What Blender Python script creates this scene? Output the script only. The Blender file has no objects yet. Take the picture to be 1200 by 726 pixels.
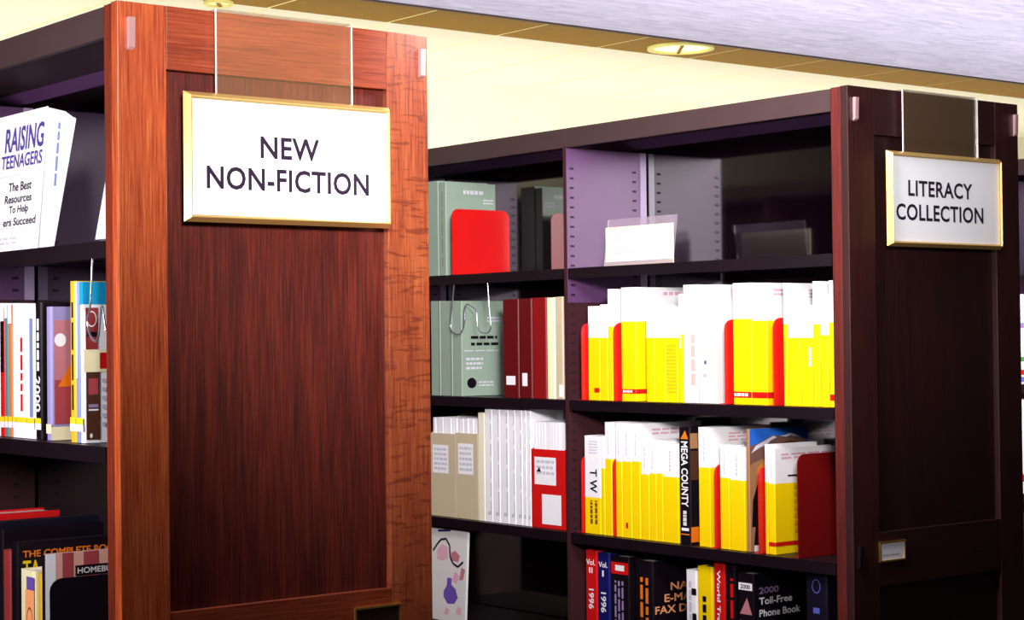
import bpy, bmesh, math, random
from mathutils import Vector, Matrix
random.seed(7)
S = bpy.context.scene
C = S.collection

# ---------------------------------------------------------------- camera, world, lights, exposure
cd = bpy.data.cameras.new('camera')
cam = bpy.data.objects.new('camera', cd)
C.objects.link(cam)
cam.matrix_world = Matrix(((0.782145, -0.001159, -0.623096, 0.0),
                           (-0.623002, -0.018912, -0.781992, 0.0),
                           (-0.010877, 0.999820, -0.015514, 1.5),
                           (0, 0, 0, 1)))
cd.sensor_width = 36.0
cd.lens = 64.505
cd.clip_start = 0.05
cd.clip_end = 60
S.camera = cam

w = bpy.data.worlds.new('world')
S.world = w
w.use_nodes = True
w.node_tree.nodes['Background'].inputs[0].default_value = (0.5, 0.3, 0.7, 1)
w.node_tree.nodes['Background'].inputs[1].default_value = 0.03

def area(name, loc, aim, sx, sy, power, col):
    l = bpy.data.lights.new(name, 'AREA')
    l.shape = 'RECTANGLE'
    l.size, l.size_y, l.energy, l.color = sx, sy, power, col
    o = bpy.data.objects.new(name, l)
    C.objects.link(o)
    o.location = loc
    d = Vector(aim) - Vector(loc)
    o.rotation_euler = d.to_track_quat('-Z', 'Y').to_euler()
    return o

def spot(name, loc, aim, deg, blend, rad, power, col):
    l = bpy.data.lights.new(name, 'SPOT')
    l.spot_size, l.spot_blend, l.shadow_soft_size, l.energy, l.color = math.radians(deg), blend, rad, power, col
    o = bpy.data.objects.new(name, l)
    C.objects.link(o)
    o.location = loc
    o.rotation_euler = (Vector(aim) - Vector(loc)).to_track_quat('-Z', 'Y').to_euler()
    return o

spot('unseen_key_spot', (0.55, 0.2, 2.2), (2.2, 2.69, 2.24), 50, 1.0, 0.22, 640, (1.0, 0.97, 0.96))  # unseen key; its narrow cone is added to let panel bottoms fall dark
area('added_aisle_fill', (2.25, 2.5, 2.32), (3.2, 3.4, 1.3), 0.3, 0.5, 18, (1.0, 0.95, 0.98))  # added out of frame to brighten the spines but not the panel fronts
area('added_left_fill', (0.45, 2.6, 1.66), (1.6, 3.3, 1.5), 0.2, 0.3, 13, (1.0, 0.95, 1.0))  # unseen fill, put off to the left to reach under the top shelf
area('added_middle_fill', (2.04, 2.86, 1.63), (3.3, 3.6, 1.6), 0.08, 0.2, 2.6, (1.0, 0.93, 1.0))  # extra fill hidden behind the left end panel, no fixture
area('added_right_fill', (4.25, 3.3, 1.3), (4.9, 3.55, 1.2), 0.08, 0.9, 6, (1.0, 0.95, 1.0))  # added behind the middle range to brighten the far books
area('added_ceiling_wash', (5.6, 6.55, 1.5), (5.6, 6.75, 2.75), 8.5, 0.6, 62, (1.0, 0.985, 0.95))  # unseen uplight put in to brighten the cream ceiling and wall
area('added_ceiling_fill', (6.2, 4.0, 2.1), (6.2, 4.001, 2.75), 7.0, 2.2, 48, (0.97, 0.95, 1.0))  # unseen uplight added to brighten the lavender ceiling

S.view_settings.view_transform = 'Standard'
S.view_settings.look = 'None'
S.view_settings.gamma = 1
S.view_settings.exposure = 0.5

# ---------------------------------------------------------------- materials
def lin(c):
    return tuple((v / 12.92 if v <= 0.04045 else ((v + 0.055) / 1.055) ** 2.4) for v in (k / 255 for k in c))

MATS = {}
def paint(name, rgb, rough=0.5, var=0.06, spec=0.4, metal=0.0, scale=14.0, bump=0.0):
    m = bpy.data.materials.new(name)
    m.use_nodes = True
    nt = m.node_tree
    b = nt.nodes['Principled BSDF']
    b.inputs['Roughness'].default_value = rough
    b.inputs['Metallic'].default_value = metal
    b.inputs['Specular IOR Level'].default_value = spec
    tc = nt.nodes.new('ShaderNodeTexCoord')
    n = nt.nodes.new('ShaderNodeTexNoise')
    n.inputs['Scale'].default_value = scale
    n.inputs['Detail'].default_value = 4
    nt.links.new(tc.outputs['Object'], n.inputs['Vector'])
    r = nt.nodes.new('ShaderNodeValToRGB')
    c = lin(rgb)
    r.color_ramp.elements[0].position = 0.3
    r.color_ramp.elements[1].position = 0.7
    r.color_ramp.elements[0].color = (*[v * (1 - var) for v in c], 1)
    r.color_ramp.elements[1].color = (*[min(1, v * (1 + var)) for v in c], 1)
    nt.links.new(n.outputs['Fac'], r.inputs['Fac'])
    nt.links.new(r.outputs['Color'], b.inputs['Base Color'])
    if bump:
        bp = nt.nodes.new('ShaderNodeBump')
        bp.inputs['Strength'].default_value = bump
        bp.inputs['Distance'].default_value = 0.002
        n2 = nt.nodes.new('ShaderNodeTexNoise')
        n2.inputs['Scale'].default_value = scale * 8
        nt.links.new(tc.outputs['Object'], n2.inputs['Vector'])
        nt.links.new(n2.outputs['Fac'], bp.inputs['Height'])
        nt.links.new(bp.outputs['Normal'], b.inputs['Normal'])
    MATS[name] = m
    return m

COL = dict(white=(243, 240, 243), yellow=(250, 212, 0), red=(205, 22, 22), deep_red=(120, 14, 14),
           pale_grey=(222, 217, 215), faint_grey=(228, 225, 234), grey_ink=(200, 197, 208), pink_ink=(226, 170, 190), amber_ink=(222, 178, 20),
           rose_ink=(214, 176, 170), blue_ink=(90, 100, 190), brown_ink=(120, 75, 30), olive_ink=(128, 138, 110),
           black=(20, 12, 20), navy=(18, 16, 92), navy_black=(18, 12, 30), orange=(235, 120, 20), peach=(255, 170, 110),
           tan=(165, 120, 80), brown=(80, 45, 30), lilac=(150, 130, 170), rose=(190, 120, 130), cream=(246, 236, 190),
           ivory=(240, 232, 208), beige=(200, 182, 152), sage=(140, 158, 142), maroon=(92, 8, 12), crimson=(132, 12, 18),
           teal=(60, 130, 130), orange_brown=(200, 120, 70), blue_grey=(120, 135, 190), lilac_blue=(150, 140, 190),
           ochre=(222, 178, 40), turquoise=(20, 150, 200), sticker_yellow=(250, 215, 40), dusty_red=(170, 70, 75),
           deep_violet=(74, 60, 142), violet=(110, 80, 170), brick_red=(150, 50, 50), tan_pink=(225, 170, 150), green=(70, 150, 60),
           sky_blue=(40, 110, 215), snow=(225, 220, 235), rock=(120, 85, 75), skin_orange=(215, 130, 40), page=(232, 226, 224))
for k, v in COL.items():
    paint(k, v, 0.45 if k not in ('red', 'deep_red', 'black') else 0.33, 0.03)

paint('shelf_metal', (20, 6, 15), 0.42, 0.08, 0.45)
paint('cap_metal', (64, 46, 46), 0.5, 0.05, 0.4)
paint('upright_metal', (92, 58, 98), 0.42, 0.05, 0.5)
paint('upright_shaded', (58, 26, 32), 0.5, 0.06)
paint('lit_post_metal', (168, 148, 182), 0.35, 0.04, 0.5)
paint('slot_dark', (24, 8, 24), 0.7)
m = paint('back_laminate', (12, 3, 9), 0.06, 0.05, 0.7)
m.node_tree.nodes['Principled BSDF'].inputs['IOR'].default_value = 2.5
paint('brass', (225, 175, 80), 0.28, 0.05, 0.5, 0.85)
paint('gold_frame', (232, 190, 112), 0.32, 0.04, 0.5, 0.55)
paint('sign_white', (246, 246, 250), 0.5, 0.01)
paint('sign_letter', (38, 20, 44), 0.5, 0.02)
paint('clip_metal', (205, 160, 160), 0.3, 0.05, 0.5, 0.4)
paint('wire_steel', (215, 210, 225), 0.2, 0.03, 0.5, 0.9)
m = paint('ceiling_lavender', (214, 208, 228), 0.9, 0.17, 0.1, scale=1.0, bump=0.6)
mp = m.node_tree.nodes.new('ShaderNodeMapping')
mp.inputs['Scale'].default_value = (5, 22, 5)
mp.inputs['Rotation'].default_value = (0, 0, 0.5)
for nd in m.node_tree.nodes:
    if nd.type == 'TEX_NOISE' and nd.inputs['Scale'].default_value == 1.0:
        nd.inputs['Distortion'].default_value = 1.5
        m.node_tree.links.new(m.node_tree.nodes['Texture Coordinate'].outputs['Object'], mp.inputs[0])
        m.node_tree.links.new(mp.outputs[0], nd.inputs['Vector'])
paint('olive_panel', (150, 108, 14), 0.7, 0.08, 0.2, scale=30)
paint('cream_panel', (236, 228, 196), 0.8, 0.02, 0.1)
paint('seam_light_yellow', (248, 238, 170), 0.6, 0.02)
paint('wall_cream', (246, 240, 208), 0.8, 0.02, 0.1)
paint('wall_plum', (30, 14, 24), 0.8, 0.03, 0.1)
paint('dark_screen', (30, 12, 14), 0.8, 0.05, 0.1)
paint('dark_trim', (70, 52, 40), 0.6)
paint('carpet', (60, 40, 50), 0.95, 0.2, 0.1, scale=60, bump=0.8)
paint('lamp_ring', (236, 226, 130), 0.4, 0.03)

def emissive(name, rgb, s):
    m = paint(name, rgb)
    b = m.node_tree.nodes['Principled BSDF']
    b.inputs['Emission Color'].default_value = (*lin(rgb), 1)
    b.inputs['Emission Strength'].default_value = s
    return m
emissive('lamp_glow', (255, 244, 160), 1.1)

def acrylic(name, tint, a, haze):
    m = bpy.data.materials.new(name)
    m.use_nodes = True
    nt = m.node_tree
    nt.nodes.clear()
    out = nt.nodes.new('ShaderNodeOutputMaterial')
    tr = nt.nodes.new('ShaderNodeBsdfTransparent')
    gl = nt.nodes.new('ShaderNodeBsdfGlossy')
    gl.inputs['Roughness'].default_value = 0.15
    df = nt.nodes.new('ShaderNodeBsdfDiffuse')
    df.inputs['Color'].default_value = (*tint, 1)
    fr = nt.nodes.new('ShaderNodeFresnel')
    fr.inputs['IOR'].default_value = 1.45
    m1 = nt.nodes.new('ShaderNodeMixShader')
    m2 = nt.nodes.new('ShaderNodeMixShader')
    m1.inputs[0].default_value = haze
    nt.links.new(tr.outputs[0], m1.inputs[1])
    nt.links.new(df.outputs[0], m1.inputs[2])
    mu = nt.nodes.new('ShaderNodeMath')
    mu.operation = 'MULTIPLY'
    mu.inputs[1].default_value = 0.5
    nt.links.new(fr.outputs[0], mu.inputs[0])
    nt.links.new(mu.outputs[0], m2.inputs[0])
    nt.links.new(m1.outputs[0], m2.inputs[1])
    nt.links.new(gl.outputs[0], m2.inputs[2])
    nt.links.new(m2.outputs[0], out.inputs[0])
    MATS[name] = m
acrylic('acrylic', (0.8, 0.5, 0.25), 0, 0.05)
acrylic('acrylic_edge', (0.95, 0.88, 0.9), 0, 0.75)
acrylic('acrylic_holder', (0.9, 0.7, 0.9), 0, 0.16)
acrylic('shrink_wrap', (0.9, 0.85, 1.0), 0, 0.15)

def wood(name, dark, mid, light, axis, fleck=0.0, rough=0.42, grain=1.0, dust=0.3, coat=0.25):
    """oak: long fibres along `axis` (0 = x, 2 = z), fine pores, optional ray flecks across the grain"""
    m = bpy.data.materials.new(name)
    m.use_nodes = True
    nt = m.node_tree
    N = nt.nodes.new
    L = nt.links.new
    b = nt.nodes['Principled BSDF']
    tc = N('ShaderNodeTexCoord')
    def noise(sc, det, rgh=0.6, dist=0.0):
        mp = N('ShaderNodeMapping')
        mp.inputs['Scale'].default_value = sc
        L(tc.outputs['Object'], mp.inputs['Vector'])
        n = N('ShaderNodeTexNoise')
        n.inputs['Scale'].default_value = 1.0
        n.inputs['Detail'].default_value = det
        n.inputs['Roughness'].default_value = rgh
        n.inputs['Distortion'].default_value = dist
        L(mp.outputs[0], n.inputs['Vector'])
        return n
    def s(a, c):
        v = [c, c, c]
        v[axis] = a
        return v
    fine = noise(s(9, 420 * grain), 6, 0.7)
    broad = noise(s(2.2, 26), 4, 0.6, 0.6)
    mx = N('ShaderNodeMix')
    mx.data_type = 'FLOAT'
    mx.inputs[0].default_value = 0.28
    L(fine.outputs['Fac'], mx.inputs[2])
    L(broad.outputs['Fac'], mx.inputs[3])
    r = N('ShaderNodeValToRGB')
    e = r.color_ramp.elements
    e[0].position, e[1].position = 0.38, 0.62
    e[0].color = (*lin(dark), 1)
    e[1].color = (*lin(light), 1)
    k = e.new(0.5)
    k.color = (*lin(mid), 1)
    L(mx.outputs[0], r.inputs['Fac'])
    col = r.outputs['Color']
    def overlay(fac, rgb):
        nonlocal col
        q = N('ShaderNodeMix')
        q.data_type = 'RGBA'
        L(fac, q.inputs[0])
        L(col, q.inputs[6])
        q.inputs[7].default_value = (*lin(rgb), 1)
        col = q.outputs[2]
    def gate(src, lo, hi, amt):
        g = N('ShaderNodeMapRange')
        g.inputs[1].default_value, g.inputs[2].default_value = lo, hi
        g.inputs[4].default_value = amt
        L(src, g.inputs[0])
        return g.outputs[0]
    if fleck:
        f = noise(s(88, 15), 3, 0.6, 0.9)
        overlay(gate(f.outputs['Fac'], 0.54, 0.62, fleck), dark)
    if dust:
        d = noise((330, 330, 330), 2, 0.5)
        overlay(gate(d.outputs['Fac'], 0.70, 0.80, dust), (235, 190, 170))
    L(col, b.inputs['Base Color'])
    b.inputs['Roughness'].default_value = rough
    b.inputs['Specular IOR Level'].default_value = 0.4
    b.inputs['Coat Weight'].default_value = coat
    b.inputs['Coat Roughness'].default_value = 0.35
    bp = N('ShaderNodeBump')
    bp.inputs['Strength'].default_value = 0.25
    bp.inputs['Distance'].default_value = 0.001
    L(fine.outputs['Fac'], bp.inputs['Height'])
    L(bp.outputs['Normal'], b.inputs['Normal'])
    MATS[name] = m
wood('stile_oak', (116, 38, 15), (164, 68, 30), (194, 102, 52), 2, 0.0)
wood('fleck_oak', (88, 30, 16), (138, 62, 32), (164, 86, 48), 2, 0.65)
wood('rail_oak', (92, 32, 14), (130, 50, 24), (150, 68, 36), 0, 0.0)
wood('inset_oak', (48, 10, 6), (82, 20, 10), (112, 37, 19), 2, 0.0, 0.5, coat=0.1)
wood('shaded_edge_oak', (74, 20, 9), (108, 36, 17), (124, 48, 26), 2, 0.0)
wood('shaded_stile_oak', (30, 8, 8), (46, 14, 12), (58, 20, 17), 2, 0.0, 0.5, dust=0.1, coat=0.1)
wood('shaded_rail_oak', (28, 7, 8), (42, 12, 12), (52, 17, 15), 0, 0.0, 0.5, dust=0.1, coat=0.1)
wood('shaded_inset_oak', (24, 6, 7), (36, 10, 9), (46, 15, 13), 2, 0.0, 0.5, dust=0.1, coat=0.1)
wood('half_lit_edge_oak', (60, 14, 11), (88, 25, 19), (100, 34, 26), 2, 0.0, 0.5, dust=0.1, coat=0.1)

# ---------------------------------------------------------------- helpers
def mesh_obj(name, bm, mats, parent=None, smooth=False):
    me = bpy.data.meshes.new(name)
    bmesh.ops.recalc_face_normals(bm, faces=bm.faces[:])
    bm.to_mesh(me)
    bm.free()
    for k in (mats if isinstance(mats, (list, tuple)) else [mats]):
        me.materials.append(MATS[k])
    if smooth:
        for p in me.polygons:
            p.use_smooth = True
    o = bpy.data.objects.new(name, me)
    C.objects.link(o)
    if parent is not None:
        o.parent = parent
    return o

def box(bm, x0, y0, z0, x1, y1, z1, bev=0.0, mi=0):
    r = bmesh.ops.create_cube(bm, size=1)
    vs = r['verts']
    for v in vs:
        v.co = Vector((x0 + (v.co.x + .5) * (x1 - x0), y0 + (v.co.y + .5) * (y1 - y0), z0 + (v.co.z + .5) * (z1 - z0)))
    fs = {f for v in vs for f in v.link_faces}
    for f in fs:
        f.material_index = mi
    if bev:
        es = {e for v in vs for e in v.link_edges}
        rr = bmesh.ops.bevel(bm, geom=list(es), offset=bev, segments=2, profile=0.6, affect='EDGES')
        for f in rr['faces']:
            f.material_index = mi
    return bm

def bx(*a, **k):
    return box(bmesh.new(), *a, **k)

def prism(bm, pts, ax, lo, hi, mi=0):
    """extrude polygon pts along axis ax (other two axes in cyclic xyz order)"""
    def P(p, h):
        return {0: (h, p[0], p[1]), 1: (p[0], h, p[1]), 2: (p[0], p[1], h)}[ax]
    a = [bm.verts.new(P(p, lo)) for p in pts]
    b = [bm.verts.new(P(p, hi)) for p in pts]
    n = len(pts)
    fs = [bm.faces.new(a), bm.faces.new(b)]
    for i in range(n):
        fs.append(bm.faces.new((a[i], a[(i + 1) % n], b[(i + 1) % n], b[i])))
    for f in fs:
        f.material_index = mi
    return bm

def tube(name, pts, r, mat, parent=None):
    cu = bpy.data.curves.new(name, 'CURVE')
    cu.dimensions = '3D'
    cu.bevel_depth = r
    cu.bevel_resolution = 2
    sp = cu.splines.new('POLY')
    sp.points.add(len(pts) - 1)
    for q, p in zip(sp.points, pts):
        q.co = (*p, 1)
    cu.materials.append(MATS[mat])
    t = bpy.data.objects.new(name, cu)
    C.objects.link(t)
    dg = bpy.context.evaluated_depsgraph_get()
    me = bpy.data.meshes.new_from_object(t.evaluated_get(dg))
    bpy.data.objects.remove(t)
    for p in me.polygons:
        p.use_smooth = True
    o = bpy.data.objects.new(name, me)
    C.objects.link(o)
    o.parent = parent
    return o

def thing(name, label, cat, loc, group=None):
    o = bpy.data.objects.new(name, None)
    o.empty_display_size = 0.05
    C.objects.link(o)
    o.location = loc
    o['label'] = label
    o['category'] = cat
    if group:
        o['group'] = group
    return o

def structure(name, bm, mat):
    o = mesh_obj(name, bm, mat)
    o['kind'] = 'structure'
    return o

TXT = {}
def glyphs(s, off=0.0, sp=1.0):
    k = (s, off, sp)
    if k not in TXT:
        cu = bpy.data.curves.new('t', 'FONT')
        cu.body = s
        cu.size = 1
        cu.offset = off
        cu.space_character = sp
        cu.resolution_u = 3
        t = bpy.data.objects.new('t', cu)
        C.objects.link(t)
        dg = bpy.context.evaluated_depsgraph_get()
        me = bpy.data.meshes.new_from_object(t.evaluated_get(dg))
        bpy.data.objects.remove(t)
        vs = [v.co.copy() for v in me.vertices]
        fs = [tuple(p.vertices) for p in me.polygons]
        x0, x1 = min(v.x for v in vs), max(v.x for v in vs)
        y0, y1 = min(v.y for v in vs), max(v.y for v in vs)
        vs = [((v.x - x0) / (x1 - x0), (v.y - y0) / (y1 - y0)) for v in vs]
        bpy.data.meshes.remove(me)
        TXT[k] = (vs, fs)
    return TXT[k]

def lettering(s, org, ex, ey, mat, parent, off=0.0, sp=1.0, lift=0.0004, name='lettering'):
    """org = lower-left corner of the text block, ex / ey = full width / height vectors"""
    vs, fs = glyphs(s, off, sp)
    o, ex, ey = Vector(org), Vector(ex), Vector(ey)
    n = ex.cross(ey).normalized() * lift
    me = bpy.data.meshes.new(name)
    me.from_pydata([o + ex * a + ey * b + n for a, b in vs], [], fs)
    me.materials.append(MATS[mat])
    ob = bpy.data.objects.new(name, me)
    C.objects.link(ob)
    ob.parent = parent
    return ob

class Face:
    """a flat printable face: lower-left corner, width vector, height vector"""
    def __init__(s, o, ex, ey):
        s.o, s.ex, s.ey = Vector(o), Vector(ex), Vector(ey)
        s.n = s.ex.cross(s.ey).normalized()
    def P(s, a, b, lift):
        return s.o + s.ex * a + s.ey * b + s.n * lift
    def quad(s, bm, a0, a1, b0, b1, lift=0.0003, mi=0):
        s.poly(bm, [(a0, b0), (a1, b0), (a1, b1), (a0, b1)], lift, mi)
    def poly(s, bm, pts, lift=0.0003, mi=0):
        f = bm.faces.new([bm.verts.new(s.P(a, b, lift)) for a, b in pts])
        f.material_index = mi

def print_on(face, e, parent, lift):
    k = e[0]
    if k == 'txt':
        _, _, s, a0, a1, b0, b1, mat, mode = e
        if mode == 'h':
            lettering(s, face.P(a0, b0, lift), face.ex * (a1 - a0), face.ey * (b1 - b0), mat, parent, 0.02)
        else:
            lettering(s, face.P(a0, b1, lift), -face.ey * (b1 - b0), face.ex * (a1 - a0), mat, parent, 0.02)
        return
    bm = bmesh.new()
    nm = 'printed_lines'
    if k == 'rect':
        _, _, a0, a1, b0, b1, mat = e
        face.quad(bm, a0, a1, b0, b1, lift)
        nm = 'printed_label' if mat in ('white', 'cream', 'sticker_yellow') else 'printed_patch'
    elif k == 'tri':
        _, _, a0, a1, b0, b1, mat = e
        face.poly(bm, [(a0, b0), (a1, b0), (a0 + (a1 - a0) * .6, b1)], lift)
        nm = 'printed_emblem'
    elif k in ('disc', 'ring'):
        _, _, a0, a1, b0, b1, mat = e
        n = 20
        ca, cb, ra, rb = (a0 + a1) / 2, (b0 + b1) / 2, (a1 - a0) / 2, (b1 - b0) / 2
        c = [(ca + ra * math.cos(2 * math.pi * i / n), cb + rb * math.sin(2 * math.pi * i / n)) for i in range(n)]
        if k == 'disc':
            face.poly(bm, c, lift)
        else:
            d = [(ca + (a - ca) * .85, cb + (b - cb) * .85) for a, b in c]
            for i in range(n):
                j = (i + 1) % n
                face.poly(bm, [c[i], c[j], d[j], d[i]], lift)
        nm = 'printed_emblem'
    elif k == 'lines':
        _, _, a0, a1, b0, b1, n, mat = e
        h = (b1 - b0) / (n * 2 - 1)
        for i in range(n):
            a = a0
            while a < a1 - 0.02:
                wd = (a1 - a0) * random.uniform(.12, .3)
                face.quad(bm, a, min(a + wd, a1), b0 + 2 * i * h, b0 + (2 * i + 1) * h, lift)
                a += wd + (a1 - a0) * .05
    elif k == 'vlines':
        _, _, a0, a1, b0, b1, n, mat = e
        h = (a1 - a0) / (n * 2 - 1)
        for i in range(n):
            b = b0
            while b < b1 - 0.01:
                wd = (b1 - b0) * random.uniform(.1, .25)
                face.quad(bm, a0 + 2 * i * h, a0 + (2 * i + 1) * h, b, min(b + wd, b1), lift)
                b += wd + (b1 - b0) * .04
    mesh_obj(nm, bm, mat, parent)

MOUNTAIN = [([(0, .62), (1, .62), (1, 1), (0, 1)], 'sky_blue'),
            ([(0, .3), (1, .3), (1, .87), (.92, .9), (.8, .93), (.7, .955), (.6, .935), (.5, .93), (.4, .94), (.3, .92), (.15, .88), (0, .86)], 'rock'),
            ([(.52, .93), (.6, .935), (.7, .956), (.8, .931), (.86, .915), (.76, .92), (.7, .93), (.62, .92)], 'snow'),
            ([(.02, .80), (.1, .86), (.3, .91), (.4, .935), (.46, .92), (.36, .9), (.3, .87), (.15, .84)], 'snow'),
            ([(.4, .86), (.7, .89), (.95, .86), (.9, .83), (.6, .85)], 'brown'),
            ([(0, 0), (1, 0), (1, .45), (.5, .62), (.22, .75), (.05, .72), (0, .7)], 'tan'),
            ([(.1, .5), (.3, .5), (.34, .68), (.25, .74), (.12, .68)], 'skin_orange'),
            ([(.02, .2), (.2, .2), (.3, .38), (.26, .52), (.12, .55), (.04, .42)], 'black'),
            ([(.05, .05), (.14, .04), (.2, .2), (.08, .22)], 'navy_black'),
            ([(.05, .0), (.3, .0), (.26, .04), (.06, .05)], 'white')]
CARS = [('rect', 'c', 0.0, .1, .82, .86, 'white'), ('rect', 'c', .02, .13, .58, .84, 'brick_red'),
        ('ring', 'c', .03, .12, .72, .82, 'white'), ('rect', 'c', .03, .12, .66, .69, 'black'),
        ('rect', 'c', .0, .5, .44, .58, 'cream'), ('rect', 'c', .02, .14, .02, .44, 'brown'),
        ('rect', 'c', .04, .13, .3, .4, 'dusty_red'), ('rect', 'c', .04, .13, .22, .24, 'lilac'),
        ('rect', 'c', .04, .13, .2, .21, 'white'), ('rect', 'c', .145, .4, .46, .56, 'red'),
        ('lines', 'c', .16, .4, .1, .4, 6, 'grey_ink'), ('disc', 'c', .05, .075, .03, .06, 'white')]

def outline(t, d, r, wall):
    """U-shaped cover section: rounded spine at x = 0, open at x = d"""
    r = min(r, t * .45)
    o = [(d, 0)]
    for i in range(5):
        a = math.pi * 1.5 - i * math.pi / 8
        o.append((r + r * math.cos(a), r + r * math.sin(a)))
    for i in range(5):
        a = math.pi - i * math.pi / 8
        o.append((r + r * math.cos(a), t - r + r * math.sin(a)))
    o.append((d, t))
    i_ = [(d, t - wall), (wall * 1.6, t - wall), (wall * 1.6, wall), (d, wall)]
    return o + i_

CAT = dict(phone_book='phone book', atlas='book', guide_book='book', reference_book='book', report='report',
           binder='binder', journal='journal', magazine_file='magazine file', new_book='book', large_book='book',
           far_book='book', bookend='bookend')
GRP = dict(phone_book='phone books on the literacy shelves', reference_book='reference books on the lowest shelf',
           report='grey-green reports', binder='binders beside the reports', journal='white journal volumes',
           magazine_file='magazine files', new_book='new books on the middle shelf', large_book='books on the lower left shelf',
           far_book='books on the far range', bookend='library bookends')

def make_book(row):
    k, x, y, z, t, d, h, split, cols, label, ex = row
    z += .0012
    root = thing(k, label, CAT[k], (x, y, z), GRP.get(k))
    if k == 'bookend':
        r = .022
        pts = [(0, 0), (d, 0)]
        for cx, a0 in ((d - r, 0), (r, 90)):
            for i in range(5):
                a = math.radians(a0 + i * 22.5)
                pts.append((cx + r * math.cos(a), h - r + r * math.sin(a)))
        mesh_obj('plate', prism(bmesh.new(), pts, 1, 0, .0028), cols, root)
        mesh_obj('foot', bx(.01, .003, -.001, d - .01, .03, -.0001), cols, root)
        return root
    if k == 'magazine_file':
        bm = bmesh.new()
        wl = .0025
        box(bm, 0, 0, 0, wl, t, h)
        box(bm, d - wl, 0, 0, d, t, h + .06)
        for a in (0, t - wl):
            prism(bm, [(wl, 0), (d - wl, 0), (d - wl, h + .06), (d * .6, h + .055), (wl, h)], 1, a, a + wl)
        box(bm, wl, wl, 0, d - wl, t - wl, .003)
        mesh_obj('box_body', bm, cols[0], root)
        n = max(2, int(t / .012))
        for i in range(n):
            g = (t - 2 * wl - .002) / n
            hh = min(.282, h + (.046 if cols[0] == 'beige' else .105)) - random.uniform(0, .002)
            mesh_obj('paper_bundle', bx(.006 + random.uniform(0, .003), wl + .001 + i * g, .0035, d - .006, wl + .0004 + (i + 1) * g, hh, bev=.0008), 'white', root)
    else:
        soft = k in ('phone_book', 'journal', 'report')
        wall = .0012 if soft else .0022
        if t < 3 * wall:
            wall = t / 4
        bands = [(0, split, 1), (split, 1, 0)] if split else [(0, 1, 0)]
        bm = bmesh.new()
        sec = outline(t, d, .0025 if soft else .005, wall)
        for lo, hi, mi in bands:
            prism(bm, sec, 2, lo * h, hi * h, mi)
        mesh_obj('cover', bm, list(cols), root)
        g = .001 if soft else .004
        pg = bx(wall * 1.6, wall, g, d - g - .001, t - wall, h - g)
        mesh_obj('pages', pg, 'page', root)
    sp = Face((0, t, 0), (0, -t, 0), (0, 0, h))
    cv = Face((0, 0, 0), (d, 0, 0), (0, 0, h))
    if split and k == 'phone_book':
        # fine printed outlines on the directory spines: small crest near the top
        pass
    lift = .0003
    todo = []
    for e in ex:
        todo += CARS if e[0] == 'cars' else [e]
    for e in todo:
        if e[0] == 'mountain':
            bm = bmesh.new()
            names = []
            for i, (pts, c) in enumerate(MOUNTAIN):
                if c not in names:
                    names.append(c)
                cv.poly(bm, pts, .0003 + i * .00012, names.index(c))
            mesh_obj('cover_picture', bm, names, root)
            continue
        print_on(sp if e[1] == 's' else cv, e, root, lift)
        lift += .0001
    return root

# ---------------------------------------------------------------- the room
CEIL = 2.75
ceil = structure('ceiling', bx(-3.0, -3.5, CEIL - .012, 12.0, 5.52, CEIL + .1), 'ceiling_lavender')
structure('floor', bx(-3.0, -3.5, -.1, 12.0, 7.12, 0), 'carpet')
structure('wall_back', bx(-3.0, 7.12, 0, 12.0, 7.3, CEIL + .1), 'wall_cream')
structure('wall_left', bx(-3.1, -3.5, 0, -3.0, 7.3, CEIL + .1), 'wall_plum')
structure('wall_right', bx(12.0, -3.5, 0, 12.1, 7.3, CEIL + .1), 'wall_cream')
structure('wall_front', bx(-3.1, -3.6, 0, 12.1, -3.5, CEIL + .1), 'wall_plum')
structure('trim_1', bx(-3.0, 5.515, CEIL - .018, 12.0, 5.53, CEIL + .1), 'dark_trim')
structure('added_wall_screen', bx(-3.0, 7.06, .1, 12.0, 7.12, 2.2), 'dark_screen')  # added, out of view: keeps the bright wall out of back-panel reflections
structure('baseboard_back', bx(-3.0, 7.05, 0, 12.0, 7.12, .1), 'dark_trim')
seams = [3.03 + .548 * i for i in range(-10, 16)]
for i in range(len(seams) - 1):
    a, b = seams[i] + .008, seams[i + 1] - .008
    mesh_obj('ceiling_panel', bx(a, 5.53, CEIL, b, 5.94, CEIL + .04), 'olive_panel', ceil)
    mesh_obj('ceiling_panel', bx(a, 5.94, CEIL, b, 7.12, CEIL + .04), 'cream_panel', ceil)
for a in seams:
    mesh_obj('seam_light_strip', bx(a - .008, 5.53, CEIL + .002, a + .008, 7.12, CEIL + .04), 'seam_light_yellow', ceil)  # strips coloured pale for light leaking through the panel seams

def downlight(x, y, r, label):
    t = thing('ceiling_downlight', label, 'ceiling light', (x, y, CEIL), 'recessed ceiling downlights')
    def lathe(name, prof, mat):
        bm = bmesh.new()
        n = 32
        rings = [[bm.verts.new((q * math.cos(2 * math.pi * i / n), q * math.sin(2 * math.pi * i / n), zz)) for i in range(n)] for q, zz in prof]
        for a, b in zip(rings, rings[1:]):
            for i in range(n):
                bm.faces.new((a[i], a[(i + 1) % n], b[(i + 1) % n], b[i]))
        return mesh_obj(name, bm, mat, t, True)
    lathe('trim_ring', [(r, -.001), (r, -.012), (r * .86, -.014), (r * .84, -.002)], 'lamp_ring')
    lathe('reflector', [(r * .85, -.004), (r * .6, -.0025), (.001, -.0015)], 'lamp_glow')
    t.rotation_euler = (0, 0, math.radians(-38.5))
    mesh_obj('divider', bx(-.006, -r * .84, -.012, .006, r * .84, -.003), 'olive_panel', t)
downlight(5.505, 5.72, .145, 'large round recessed downlight in the olive ceiling strip above the middle bookcase')
downlight(3.36, 5.93, .055, 'small round downlight just above the top of the new non-fiction end panel')

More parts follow.
